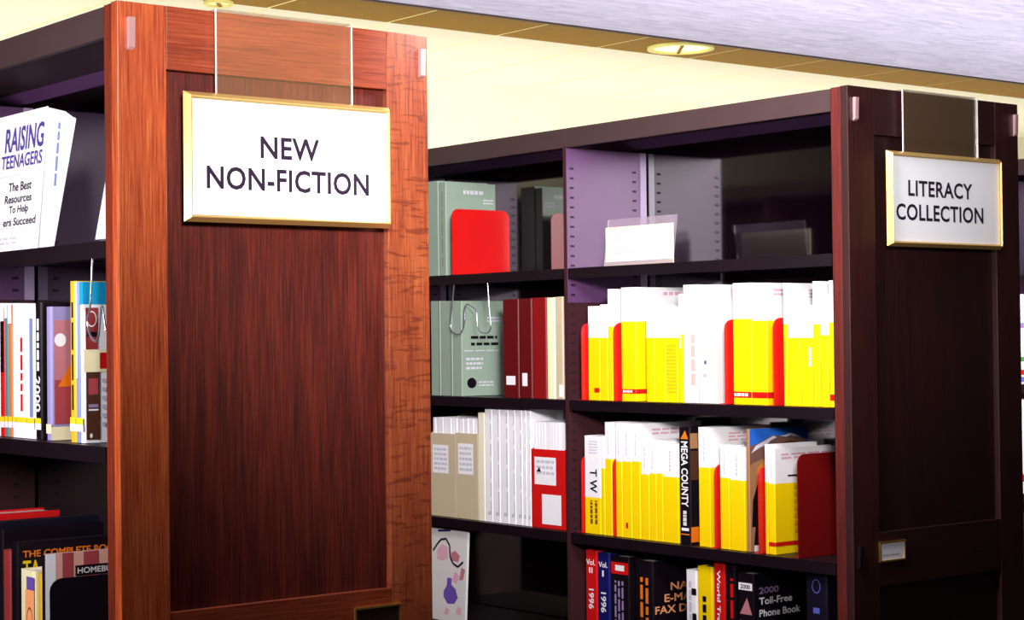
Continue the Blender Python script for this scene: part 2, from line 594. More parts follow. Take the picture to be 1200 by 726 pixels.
# ---------------------------------------------------------------- the bookcases
HB = 2.05
def bookcase(X0, label, mats, slots_for=(3.655,), bays=3, y_top=None):
    """double-faced library range; end panel towards the camera at y = 2.69"""
    st_l, st_r, rail, inset, edge = mats
    X1 = X0 + .614
    root = thing('bookcase', label, 'bookcase', (X0, 2.69, 0))
    def P(name, bm, mat, parent=root):
        bmesh.ops.translate(bm, verts=bm.verts[:], vec=(-X0, -2.69, 0))
        return mesh_obj(name, bm, mat, parent)
    y0 = 2.69
    ep = P('end_panel', bx(X0 + .08, y0 + .015, .1, X1 - .08, y0 + .034, 1.99), inset)
    def E(name, bm, mat):
        bmesh.ops.translate(bm, verts=bm.verts[:], vec=(-X0, -2.69, 0))
        return mesh_obj(name, bm, mat, ep)
    # stiles: front face board plus a core, side light painted into its edge
    E('stile', bx(X0, y0, 0, X0 + .0875, y0 + .022, HB, bev=.0016), st_l)
    E('stile', bx(X1 - .0895, y0, 0, X1, y0 + .022, HB, bev=.0016), st_r)
    E('stile_edge', bx(X0 + .0015, y0 + .0222, 0, X0 + .079, y0 + .05, HB - .001, bev=.001), edge)
    E('stile_edge', bx(X1 - .079, y0 + .0222, 0, X1 - .0015, y0 + .05, HB - .001, bev=.001), edge)
    for a, b in ((1.946, HB), (.94, 1.06), (0, .16)):
        E('rail', bx(X0 + .0879, y0 + .0004, a, X1 - .0899, y0 + .0145, b, bev=.001), rail)
        E('rail_core', bx(X0 + .0795, y0 + .0345, a, X1 - .0795, y0 + .05, b), rail)
    for xx, zz in ((X0 + .0225, 1.998), (X1 - .0145, 1.998)) + (((X0 + .0185, 1.01),) if X0 > 3 else ()):
        bm = bmesh.new()
        prism(bm, [(y0 - .0005, zz - .026), (y0 - .0005, zz + .026), (y0 - .009, zz + .026), (y0 - .007, zz - .022)], 0, xx - .0055, xx + .0055)
        E('clip', bm, 'clip_metal' if zz > 1.5 else 'shelf_metal')  # low clip is the same metal, coloured dark for lack of light
    ye = 2.74 + .9145 * bays
    # cap
    bm = bmesh.new()
    box(bm, X0 + .002, 2.742, 2.037, X1 - .002, ye, 2.047)
    box(bm, X0 + .002, 2.742, 1.997, X0 + .014, ye, 2.0369)
    box(bm, X1 - .014, 2.742, 1.997, X1 - .002, ye, 2.0369)
    P('top_cap', bm, 'cap_metal')
    P('back_panel', bx(X0 + .287, 2.742, .1, X1 - .287, ye, 2.0365), 'back_laminate')
    P('base', bx(X0 + .02, 2.742, 0, X1 - .02, ye, .0995), 'shelf_metal')
    P('end_liner', bx(X0 + .003, 2.7405, .1, X0 + .2865, 2.7418, 1.995), 'shelf_metal')
    for s in (0, 1):
        a, b = (X0 + .2838, X0 + .2868) if s == 0 else (X1 - .2868, X1 - .2838)
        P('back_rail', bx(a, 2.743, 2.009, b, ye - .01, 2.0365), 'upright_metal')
    for j in range(1, bays + 1):
        yy = 2.74 + .9145 * j
        for s in (0, 1):
            a, b = (X0 + .0145, X0 + .2765) if s == 0 else (X1 - .2765, X1 - .0145)
            up = P('upright', bx(X0 + .003 if s == 0 else X1 - .283, yy, .1, (X0 + .283) if s == 0 else X1 - .003, yy + .012, 1.9965), 'upright_shaded')  # darker colour paints the shade below the lit upper part
            if s == 0:
                # added sheet that paints the lit upper part of the upright
                P('upright_lit_face', bx(X0 + .0035, yy - .0016, 1.592, X0 + .283, yy - .0001, 1.9960), 'upright_metal')
            if s == 0 and j <= 2:
                bm = bmesh.new()
                nz = int((1.98 - 1.0) / .0254)
                for q in range(nz):
                    zz = 1.0 + q * .0254
                    yq = yy - (.0020 if zz > 1.59 else .0004)
                    box(bm, X0 + .014, yq, zz, X0 + .028, yq + .0003, zz + .0055)
                    box(bm, X0 + .235, yq, zz, X0 + .249, yq + .0003, zz + .0055)
                bmesh.ops.translate(bm, verts=bm.verts[:], vec=(-X0, -2.69, 0))
                so = mesh_obj('slots', bm, 'slot_dark', up)
                so['kind'] = 'stuff'
            if s == 0:
                P('corner_post', bx(X0 + .262, yy - .006, 1.592, X0 + .2825, yy - .0018, 1.9960), 'lit_post_metal', root)  # paler colour stands for the bright light on the bay corner
    def sh(zt, j, s):
        a, b = 2.743 + .9145 * (j - 1) + (.013 if j > 1 else 0), 2.7395 + .9145 * j - .0065
        xa, xb = X0 + .0005, X0 + .2765
        sec = [(xa, zt - .027), (xa + .003, zt - .027), (xa + .003, zt - .004), (xb, zt - .004), (xb, zt), (xa, zt)]
        if s:
            sec = [(2 * X0 + .614 - p, q) for p, q in sec]
        P('shelf', prism(bmesh.new(), sec, 1, a, b), 'shelf_metal')
    return root, sh

LIGHT = ('stile_oak', 'fleck_oak', 'rail_oak', 'inset_oak', 'shaded_edge_oak')
SHADED = ('shaded_stile_oak', 'shaded_stile_oak', 'shaded_rail_oak', 'shaded_inset_oak', 'half_lit_edge_oak')  # shaded copies of the oak: weaker light put into the colour
XA, XB, XC = 1.339, 3.094, 4.85
ra, sa = bookcase(XA, 'orange-brown oak bookcase range at left whose end panel carries the new non-fiction sign', LIGHT)
rb, sb = bookcase(XB, 'shaded oak bookcase range in the middle whose end panel carries the literacy collection sign', SHADED)
rc, sc = bookcase(XC, 'far bookcase range showing only a sliver of shelves at the right picture edge', SHADED)
for j in (1, 2, 3):
    for s in (0, 1):
        for z in ((1.666, 1.331, .87, .42) if s == 0 else (1.68, 1.338, .994, .6, .2)):
            sa(z, j, s)
        lows = (.66,) if j == 1 else (.70,)
        for z in (1.681, 1.338, .994) + lows + (.3,):
            sb(z, j, s)
            sc(z, j, s)

# ---------------------------------------------------------------- hanging signs
def hanging_sign(X, lines, label):
    t = thing('hanging_sign', label, 'sign', (X, 2.69, 2.05), 'hanging section signs')
    # clear sheet folded over the top of the panel
    x0, x1 = X + .172, X + .4435
    x0 -= X
    x1 -= X
    sheet = mesh_obj('hanger', bx(x0 + .0022, -.0125, -.20, x1 - .0022, -.0100, .0025), 'acrylic', t)
    mesh_obj('hanger_fold', bx(x0 + .0022, -.0098, .0005, x1 - .0022, .052, .0025), 'acrylic', t)
    for a in (x0, x1 - .002):
        mesh_obj('hanger_edge', bx(a + .0004, -.0127, -.20, a + .0018, -.0098, .0025), 'acrylic_edge', t)
    # board + moulded frame
    a0, a1, b0, b1 = .110, .518, -.353, -.139
    mesh_obj('board', bx(a0 + .006, -.020, b0 + .006, a1 - .006, -.0128, b1 - .006), 'sign_white', t)
    fw = .0115
    prof = [(-.0128, .0005), (-.0145, 0.0), (-.0285, .007), (-.0285, .0085), (-.0255, .0095), (-.024, fw), (-.0205, fw), (-.0205, .006), (-.0128, .006)]
    corners = [((a0, b0), (1, 1)), ((a1, b0), (-1, 1)), ((a1, b1), (-1, -1)), ((a0, b1), (1, -1))]
    for q in range(4):
        (c0, d0), (c1, d1) = corners[q], corners[(q + 1) % 4]
        bm = bmesh.new()
        A = [bm.verts.new((c0[0] + d0[0] * i, y, c0[1] + d0[1] * i)) for y, i in prof]
        B = [bm.verts.new((c1[0] + d1[0] * i, y, c1[1] + d1[1] * i)) for y, i in prof]
        n = len(prof)
        bm.faces.new(A)
        bm.faces.new(B)
        for i in range(n):
            bm.faces.new((A[i], A[(i + 1) % n], B[(i + 1) % n], B[i]))
        mesh_obj('frame_moulding', bm, 'gold_frame', t)
    for s, xa, xb, za, zb in lines:
        lettering(s, (xa - X, -.0202, za - 2.05), (xb - xa, 0, 0), (0, 0, zb - za), 'sign_letter', t, 0.021, 1.06)
    return t
hanging_sign(XA, [('NEW', 1.5905, 1.7070, 1.8070, 1.8445), ('NON-FICTION', 1.4880, 1.8090, 1.7520, 1.7905)],
             'gold-framed white sign reading NEW NON-FICTION on the left end panel')
hanging_sign(XB, [('LITERACY', 3.2715, 3.5020, 1.8110, 1.8475), ('COLLECTION', 3.2290, 3.5420, 1.7560, 1.7935)],
             'gold-framed white sign reading LITERACY COLLECTION on the right end panel')

def card_holder(x, z, wd, hh, card, label):
    t = thing('card_holder', label, 'card holder', (x, 2.69, z))
    f = .0035
    bm = bmesh.new()
    box(bm, 0, -.004, 0, wd, -.0003, f)
    box(bm, 0, -.005, hh - f, wd, -.0003, hh)
    box(bm, 0, -.004, f, f, -.0003, hh - f)
    box(bm, wd - f, -.004, f, wd, -.0003, hh - f)
    mesh_obj('frame', bm, 'brass', t)
    mesh_obj('card', bx(f, -.002, f, wd - f, -.0012, hh - f), 'sign_white' if card == 'cream' else card, t)
    if card == 'cream':
        bm = bmesh.new()
        Face((f, -.002, f), (wd - 2 * f, 0, 0), (0, 0, hh - 2 * f)).quad(bm, .1, .8, .25, .33)
        mesh_obj('printed_lines', bm, 'grey_ink', t)
    return t
card_holder(1.783, .962, .098, .070, 'shaded_inset_oak', 'empty brass card holder low on the new non-fiction end panel')
card_holder(3.178, .994, .088, .045, 'cream', 'brass card holder with a cream card low on the literacy end panel')

# ---------------------------------------------------------------- books and everything on the shelves (metres)
DIRECTORY_SHELF = [
    ('bookend', 3.096, 3.5979, 1.338, 0.003, 0.15, 0.198, None, 'red', 'red bookend plate closing the far left end of the upper phone book row', []),
    ('phone_book', 3.112, 3.5457, 1.338, 0.0462, 0.18, 0.2419, 0.664, ('white', 'yellow'), 'short phone book, leftmost in the upper row, small red mark at its foot', [('rect', 's', 0.5, 0.95, 0.08, 0.13, 'red')]),
    ('phone_book', 3.112, 3.516, 1.338, 0.0281, 0.18, 0.2455, 0.653, ('white', 'yellow'), 'narrow short white and yellow phone book pressed against the first one of the upper row', [('vlines', 's', 0.42, 0.52, 0.72, 0.93, 1, 'grey_ink')]),
    ('phone_book', 3.112, 3.4963, 1.338, 0.0181, 0.215, 0.2841, 0.663, ('white', 'yellow'), 'tall slim white and yellow phone book just left of the second red bookend, upper row', []),
    ('bookend', 3.096, 3.4721, 1.338, 0.003, 0.15, 0.198, None, 'red', 'red bookend between the slim tall phone book and the thick red-banded one', []),
    ('phone_book', 3.112, 3.4095, 1.338, 0.0538, 0.215, 0.2865, 0.7, ('white', 'yellow'), 'thick tall phone book with red-banded yellow foot, left half of upper row', [('rect', 's', 0, 1, 0.065, 0.105, 'red'), ('rect', 'c', 0, 1, 0.065, 0.105, 'red'), ('lines', 's', 0.1, 0.75, 0.075, 0.095, 1, 'white'), ('lines', 'c', 0.45, 0.95, 0.93, 0.96, 1, 'pink_ink'), ('vlines', 's', 0.42, 0.62, 0.72, 0.93, 2, 'grey_ink')]),
    ('phone_book', 3.112, 3.3406, 1.338, 0.0305, 0.17, 0.2397, 0.664, ('white', 'yellow'), "short slim white and yellow phone book standing against the thick banded book's cover", [('vlines', 's', 0.42, 0.52, 0.72, 0.93, 1, 'grey_ink')]),
    ('phone_book', 3.112, 3.3006, 1.338, 0.0384, 0.17, 0.2357, 0.674, ('white', 'yellow'), 'short white and yellow phone book, middle of the three short ones in the upper row', [('vlines', 's', 0.42, 0.62, 0.72, 0.93, 2, 'grey_ink')]),
    ('phone_book', 3.112, 3.2582, 1.338, 0.0409, 0.17, 0.2339, 0.678, ('white', 'yellow'), 'short phone book with faint lines on its yellow half, beside the pale grey volumes', [('vlines', 's', 0.42, 0.62, 0.72, 0.93, 2, 'grey_ink'), ('lines', 's', 0.1, 0.9, 0.1, 0.6, 14, 'amber_ink')]),
    ('phone_book', 3.112, 3.2402, 1.338, 0.0144, 0.215, 0.2645, 0.63, ('white', 'yellow'), 'thinnest tall phone book squeezed beside the first pale grey volume', [('vlines', 's', 0.3, 0.7, 0.5, 0.62, 1, 'grey_ink')]),
    ('phone_book', 3.112, 3.1898, 1.338, 0.0468, 0.215, 0.2864, 0.696, ('white', 'pale_grey'), 'tall white volume with a pale grey lower half and faint brown vertical title', [('vlines', 's', 0.55, 0.85, 0.15, 0.6, 1, 'rose_ink'), ('vlines', 's', 0.42, 0.52, 0.72, 0.93, 1, 'grey_ink')]),
    ('phone_book', 3.112, 3.1231, 1.338, 0.0618, 0.215, 0.2846, 0.698, ('white', 'pale_grey'), 'thickest pale grey volume with small coloured dots, left of the third red bookend', [('rect', 's', 0.3, 0.5, 0.42, 0.47, 'cream'), ('rect', 's', 0.3, 0.45, 0.33, 0.36, 'blue_ink'), ('rect', 's', 0.25, 0.45, 0.22, 0.25, 'rose_ink'), ('lines', 'c', 0.3, 0.95, 0.9, 0.93, 1, 'pink_ink'), ('rect', 'c', 0.3, 0.9, 0.73, 0.745, 'black'), ('lines', 'c', 0.35, 0.9, 0.2, 0.5, 7, 'pink_ink')]),
    ('bookend', 3.096, 3.0784, 1.338, 0.003, 0.15, 0.2, None, 'red', 'red bookend between the thickest pale volume and the red-banded yellow pair', []),
    ('phone_book', 3.112, 3.0093, 1.338, 0.0592, 0.215, 0.2853, 0.705, ('white', 'yellow'), 'tall yellow directory of the red-banded pair, the left one with white print in its band', [('rect', 's', 0, 1, 0.055, 0.105, 'red'), ('lines', 's', 0.05, 0.8, 0.068, 0.092, 1, 'white'), ('vlines', 's', 0.42, 0.52, 0.72, 0.93, 1, 'grey_ink')]),
    ('phone_book', 3.112, 2.9588, 1.338, 0.0485, 0.215, 0.2836, 0.692, ('white', 'yellow'), 'tall yellow directory of the red-banded pair, the right one with pink print above', [('rect', 's', 0, 1, 0.055, 0.105, 'red'), ('rect', 'c', 0, 1, 0.055, 0.105, 'red'), ('lines', 'c', 0.1, 0.8, 0.9, 0.95, 2, 'pink_ink'), ('vlines', 's', 0.42, 0.52, 0.72, 0.93, 1, 'grey_ink')]),
    ('bookend', 3.096, 2.9218, 1.338, 0.003, 0.15, 0.202, None, 'red', 'red bookend standing right of the red-banded yellow pair', []),
    ('phone_book', 3.112, 2.8947, 1.338, 0.0126, 0.215, 0.2811, 0.666, ('white', 'yellow'), 'slim tall phone book just right of the last red bookend, upper row', [('lines', 'c', 0.35, 0.8, 0.88, 0.95, 3, 'pink_ink')]),
    ('phone_book', 3.112, 2.8567, 1.338, 0.0361, 0.15, 0.2297, 0.678, ('white', 'yellow'), 'short phone book, left one of the two in the last gap of the upper row', [('vlines', 's', 0.42, 0.52, 0.72, 0.93, 1, 'grey_ink')]),
    ('phone_book', 3.112, 2.8192, 1.338, 0.0356, 0.15, 0.227, 0.685, ('white', 'yellow'), 'short phone book, right one of the two in the last gap of the upper row', [('vlines', 's', 0.42, 0.52, 0.72, 0.93, 1, 'grey_ink'), ('vlines', 's', 0.7, 0.9, 0.4, 0.6, 1, 'white')]),
    ('phone_book', 3.112, 2.7962, 1.338, 0.0211, 0.215, 0.2821, 0.659, ('white', 'yellow'), 'tall white and yellow phone book third from the end panel, upper row', [('vlines', 's', 0.42, 0.52, 0.72, 0.93, 1, 'grey_ink')]),
    ('phone_book', 3.112, 2.7709, 1.338, 0.0234, 0.17, 0.2393, 0.672, ('white', 'yellow'), 'short white and yellow phone book wedged between the last two tall ones', [('vlines', 's', 0.42, 0.52, 0.72, 0.93, 1, 'grey_ink')]),
    ('phone_book', 3.112, 2.7546, 1.338, 0.0145, 0.215, 0.2826, 0.67, ('white', 'yellow'), 'tall phone book touching the literacy end panel with a red patch at its foot', [('rect', 's', 0.1, 1, 0.05, 0.1, 'red')]),
]

CITY_SHELF = [
    ('bookend', 3.106, 3.6154, 0.994, 0.003, 0.15, 0.2, None, 'red', 'red bookend at the far left end of the lower phone book row', []),
    ('phone_book', 3.112, 3.5498, 0.994, 0.0614, 0.17, 0.2514, 0.37, ('white', 'yellow'), 'mostly white short directory with vertical capital letters and a low yellow foot', [('txt', 's', 'T W', 0.35, 0.8, 0.42, 0.66, 'black', 'v'), ('vlines', 's', 0.35, 0.8, 0.1, 0.34, 2, 'brown_ink'), ('lines', 's', 0.3, 0.85, 0.82, 0.95, 5, 'grey_ink')]),
    ('phone_book', 3.112, 3.5332, 0.994, 0.0143, 0.17, 0.2528, 0.671, ('white', 'yellow'), 'thin short phone book beside the mostly white directory', []),
    ('phone_book', 3.112, 3.5053, 0.994, 0.0257, 0.215, 0.2884, 0.675, ('white', 'yellow'), 'tall slim phone book left of the thin red bookend, lower row', [('vlines', 's', 0.42, 0.52, 0.72, 0.93, 1, 'grey_ink')]),
    ('bookend', 3.106, 3.4923, 0.994, 0.003, 0.15, 0.2, None, 'red', 'thin red bookend between tall white and yellow directories, lower row', []),
    ('phone_book', 3.112, 3.4663, 0.994, 0.0237, 0.215, 0.2874, 0.661, ('white', 'yellow'), 'first tall directory right of the thin red bookend', [('vlines', 's', 0.42, 0.52, 0.72, 0.93, 1, 'grey_ink')]),
    ('phone_book', 3.112, 3.4311, 0.994, 0.0337, 0.215, 0.2883, 0.664, ('white', 'yellow'), 'second tall directory right of the thin red bookend, tiny red mark low on its spine', [('vlines', 's', 0.42, 0.52, 0.72, 0.93, 1, 'grey_ink'), ('rect', 's', 0.35, 0.6, 0.08, 0.13, 'red')]),
    ('phone_book', 3.112, 3.3993, 0.994, 0.0302, 0.215, 0.2883, 0.67, ('white', 'yellow'), 'third tall directory, its white cover with pink print rising above the short ones', [('vlines', 's', 0.42, 0.52, 0.72, 0.93, 1, 'grey_ink'), ('lines', 'c', 0.2, 0.75, 0.9, 0.95, 2, 'pink_ink')]),
    ('phone_book', 3.112, 3.3664, 0.994, 0.0292, 0.17, 0.2477, 0.656, ('white', 'yellow'), 'leftmost short directory before the black county street atlas', [('vlines', 's', 0.42, 0.52, 0.72, 0.93, 1, 'grey_ink')]),
    ('phone_book', 3.112, 3.34, 0.994, 0.0242, 0.17, 0.2467, 0.674, ('white', 'yellow'), 'second short directory before the black county street atlas', [('vlines', 's', 0.42, 0.52, 0.72, 0.93, 1, 'grey_ink')]),
    ('phone_book', 3.112, 3.3169, 0.994, 0.0216, 0.17, 0.2455, 0.682, ('white', 'yellow'), 'third short directory before the black county street atlas, the narrowest one', []),
    ('phone_book', 3.112, 3.2622, 0.994, 0.0526, 0.17, 0.2428, 0.663, ('white', 'yellow'), 'thick short directory directly against the black county street atlas', [('vlines', 's', 0.42, 0.52, 0.72, 0.93, 1, 'grey_ink')]),
    ('atlas', 3.112, 3.2189, 0.994, 0.0397, 0.215, 0.2841, None, ('black',), 'black street atlas with a white vertical county title and orange emblem on its spine', [('tri', 's', 0.2, 0.85, 0.9, 0.975, 'orange'), ('txt', 's', 'MEGA COUNTY', 0.24, 0.82, 0.32, 0.88, 'white', 'v'), ('vlines', 's', 0.35, 0.65, 0.16, 0.3, 1, 'pale_grey'), ('rect', 's', 0.2, 0.85, 0.115, 0.14, 'white'), ('rect', 's', 0.15, 0.9, 0.08, 0.09, 'orange'), ('rect', 'c', 0, 0.6, 0.82, 0.95, 'tan'), ('rect', 'c', 0, 0.6, 0.55, 0.8, 'brown'), ('rect', 'c', 0, 0.5, 0.02, 0.15, 'orange')]),
    ('phone_book', 3.112, 3.1515, 0.994, 0.0387, 0.215, 0.2862, 0.663, ('white', 'yellow'), 'tall directory just right of the black county street atlas', [('lines', 'c', 0.3, 0.95, 0.88, 0.95, 3, 'pink_ink'), ('vlines', 's', 0.42, 0.52, 0.72, 0.93, 1, 'grey_ink')]),
    ('bookend', 3.102, 3.124, 0.994, 0.003, 0.15, 0.2, None, 'red', 'narrow red bookend right of the atlas, before two short directories', []),
    ('phone_book', 3.112, 3.0872, 0.994, 0.0307, 0.17, 0.2458, 0.687, ('white', 'yellow'), 'short directory left of its thicker twin, between red bookend and mountain guide', [('vlines', 's', 0.42, 0.52, 0.72, 0.93, 1, 'grey_ink')]),
    ('phone_book', 3.112, 3.0367, 0.994, 0.0484, 0.17, 0.2434, 0.678, ('white', 'yellow'), 'thicker short directory touching the guide with the mountain cover', [('vlines', 's', 0.42, 0.52, 0.72, 0.93, 1, 'grey_ink')]),
    ('guide_book', 3.112, 3.0187, 0.994, 0.0132, 0.2, 0.2868, None, ('tan',), 'guide book with blue sky and snowy mountains on its cover, tan spine', [('mountain',)]),
    ('bookend', 3.096, 2.9756, 0.994, 0.003, 0.15, 0.2, None, 'red', "red bookend in front of the mountain guide's cover", []),
    ('phone_book', 3.112, 2.9627, 0.994, 0.0089, 0.17, 0.253, 0.656, ('white', 'yellow'), 'thin directory behind the last one of the lower row', []),
    ('phone_book', 3.112, 2.9398, 0.994, 0.0209, 0.215, 0.2438, 0.668, ('white', 'yellow'), 'last directory of the lower row, red band low on its wide yellow cover', [('vlines', 's', 0.42, 0.52, 0.72, 0.93, 1, 'grey_ink'), ('rect', 's', 0, 1, 0.075, 0.115, 'red'), ('rect', 'c', 0, 1, 0.075, 0.115, 'red'), ('lines', 'c', 0.1, 0.9, 0.9, 0.95, 2, 'pink_ink'), ('rect', 'c', 0.2, 0.6, 0.73, 0.745, 'black'), ('lines', 'c', 0.3, 0.9, 0.2, 0.65, 7, 'amber_ink')]),
    ('bookend', 3.098, 2.8551, 0.994, 0.003, 0.21, 0.235, None, 'deep_red', 'large dark red bookend plate nearest the literacy end panel', []),
]

REFERENCE_SHELF = [
    ('reference_book', 3.112, 3.5677, 0.66, 0.0448, 0.215, 0.2901, None, ('red',), 'red spined reference volume two dated 1996 on the lowest visible shelf', [('txt', 's', 'Vol.', 0.12, 0.88, 0.87, 0.92, 'white', 'h'), ('txt', 's', 'II', 0.35, 0.65, 0.8, 0.85, 'white', 'h'), ('txt', 's', '1996', 0.3, 0.75, 0.48, 0.66, 'white', 'v')]),
    ('reference_book', 3.112, 3.5197, 0.66, 0.0457, 0.215, 0.2875, None, ('navy',), 'navy spined reference volume one dated 1996 beside its red companion', [('txt', 's', 'Vol.', 0.12, 0.88, 0.87, 0.92, 'white', 'h'), ('txt', 's', 'I', 0.43, 0.57, 0.79, 0.845, 'white', 'h'), ('txt', 's', '1996', 0.3, 0.75, 0.47, 0.65, 'white', 'v')]),
    ('reference_book', 3.112, 3.4452, 0.66, 0.0674, 0.215, 0.2843, None, ('black',), 'black reference book with a red label across the top of its spine', [('rect', 's', 0.02, 0.98, 0.84, 0.945, 'red'), ('rect', 's', 0.25, 0.75, 0.87, 0.92, 'white'), ('vlines', 's', 0.2, 0.7, 0.3, 0.78, 3, 'lilac')]),
    ('reference_book', 3.112, 3.3569, 0.66, 0.0654, 0.215, 0.2813, None, ('black',), 'black directory with glowing orange capitals about e-mail and fax on its cover', [('vlines', 's', 0.3, 0.75, 0.2, 0.85, 2, 'orange'), ('txt', 'c', 'NAT', 0.28, 0.68, 0.73, 0.8, 'peach', 'h'), ('txt', 'c', 'E-MAIL', 0.18, 0.75, 0.63, 0.7, 'peach', 'h'), ('txt', 'c', 'FAX DIR', 0.03, 0.7, 0.53, 0.6, 'peach', 'h'), ('ring', 'c', 0.12, 0.55, 0.2, 0.45, 'lilac')]),
    ('reference_book', 3.112, 3.2026, 0.66, 0.0364, 0.215, 0.2734, None, ('white',), 'white book standing left of the yellow one on the lowest visible shelf', [('vlines', 's', 0.3, 0.55, 0.5, 0.9, 1, 'grey_ink'), ('rect', 's', 0.55, 1, 0.78, 0.84, 'black'), ('rect', 's', 0.6, 1, 0.3, 0.62, 'black')]),
    ('reference_book', 3.112, 3.1487, 0.66, 0.0504, 0.215, 0.2859, None, ('yellow',), 'narrow yellow book between the white and the red reference books', [('vlines', 's', 0.35, 0.6, 0.2, 0.75, 1, 'black')]),
    ('reference_book', 3.112, 3.1071, 0.66, 0.0367, 0.215, 0.3025, None, ('red',), 'red book with white vertical travel title on its spine', [('txt', 's', 'World Travel', 0.34, 0.64, 0.42, 0.93, 'white', 'v')]),
    ('reference_book', 3.112, 3.0731, 0.66, 0.0319, 0.215, 0.3016, None, ('black',), 'black book with red print down its spine beside the red travel book', [('vlines', 's', 0.55, 0.85, 0.3, 0.88, 1, 'red')]),
    ('reference_book', 3.112, 3.012, 0.66, 0.0522, 0.175, 0.2822, None, ('black',), 'black toll-free phone book of 2000 with white title lettering on its cover', [('rect', 's', 0.08, 0.92, 0.86, 0.92, 'white'), ('txt', 's', '2000', 0.2, 0.8, 0.872, 0.908, 'black', 'h'), ('tri', 's', 0.15, 0.9, 0.66, 0.8, 'rose'), ('txt', 's', 'U S A', 0.2, 0.8, 0.56, 0.61, 'white', 'h'), ('txt', 'c', '2000', 0.1, 0.48, 0.83, 0.885, 'lilac', 'h'), ('txt', 'c', 'Toll-Free', 0.1, 0.74, 0.74, 0.8, 'white', 'h'), ('txt', 'c', 'Phone Book', 0.1, 0.9, 0.64, 0.7, 'white', 'h'), ('txt', 'c', 'USA', 0.1, 0.4, 0.54, 0.6, 'white', 'h')]),
    ('reference_book', 3.112, 2.7852, 0.66, 0.0634, 0.215, 0.322, None, ('navy_black',), 'blackish navy book with faint blue marks, nearest the literacy end panel', [('ring', 's', 0.3, 0.7, 0.8, 0.9, 'blue_ink'), ('rect', 's', 0.35, 0.65, 0.66, 0.7, 'blue_ink'), ('lines', 's', 0.3, 0.7, 0.42, 0.55, 3, 'blue_ink')]),
]

GREEN_SHELF = [
    ('report', 3.112, 4.241, 1.681, 0.0641, 0.18, 0.2722, None, ('sage',), 'sage green report, left of the pair behind the bright red bookend', []),
    ('report', 3.112, 4.204, 1.681, 0.0343, 0.18, 0.266, None, ('sage',), 'sage green report with small print on its cover, right behind the red bookend', [('lines', 'c', 0.35, 0.75, 0.88, 0.92, 1, 'grey_ink'), ('lines', 'c', 0.75, 0.95, 0.78, 0.83, 2, 'grey_ink'), ('vlines', 's', 0.4, 0.6, 0.1, 0.9, 1, 'olive_ink')]),
    ('bookend', 3.096, 4.1531, 1.681, 0.003, 0.206, 0.186, None, 'red', 'bright red bookend plate standing alone on the top shelf beside green reports', []),
]

CATALOG_SHELF = [
    ('report', 3.112, 4.2368, 1.338, 0.0451, 0.15, 0.2706, None, ('sage',), 'grey-green bound report, leftmost of three behind the wire support', [('rect', 's', 0.82, 0.95, 0, 1, 'olive_ink')]),
    ('report', 3.112, 4.1796, 1.338, 0.0546, 0.15, 0.2695, None, ('sage',), 'grey-green bound report, middle of three behind the wire support', [('rect', 's', 0.82, 0.95, 0, 1, 'olive_ink')]),
    ('report', 3.112, 4.1353, 1.338, 0.0417, 0.15, 0.2683, None, ('sage',), 'grey-green bound report showing a dark title and a round seal on its cover', [('lines', 'c', 0.22, 0.85, 0.6, 0.63, 1, 'black'), ('lines', 'c', 0.22, 0.88, 0.53, 0.56, 1, 'black'), ('lines', 'c', 0.05, 0.9, 0.47, 0.48, 1, 'grey_ink'), ('lines', 'c', 0.1, 0.5, 0.28, 0.4, 3, 'grey_ink'), ('disc', 'c', 0.12, 0.34, 0.08, 0.19, 'black'), ('lines', 'c', 0.4, 0.75, 0.1, 0.15, 2, 'grey_ink'), ('lines', 'c', 0.6, 0.95, 0.78, 0.83, 2, 'grey_ink')]),
    ('binder', 3.112, 3.8797, 1.338, 0.0685, 0.215, 0.2675, None, ('maroon',), 'thick maroon binder with a square white label low on its spine', [('rect', 's', 0.22, 0.8, 0.13, 0.22, 'white')]),
    ('binder', 3.112, 3.8229, 1.338, 0.0543, 0.215, 0.2683, None, ('maroon',), 'maroon binder with a narrow white label low on its spine', [('rect', 's', 0.25, 0.65, 0.12, 0.25, 'white')]),
    ('binder', 3.112, 3.7618, 1.338, 0.0587, 0.215, 0.2692, None, ('crimson',), 'crimson binder without a label between maroon and cream ones', []),
    ('binder', 3.112, 3.7264, 1.338, 0.033, 0.215, 0.2681, None, ('cream',), 'cream binder on the immediate right of the crimson binder', []),
    ('binder', 3.112, 3.6914, 1.338, 0.0326, 0.215, 0.2695, None, ('beige',), 'beige binder with a white tag at its foot, against the metal upright', [('rect', 's', 0.45, 1, 0.02, 0.14, 'white')]),
]

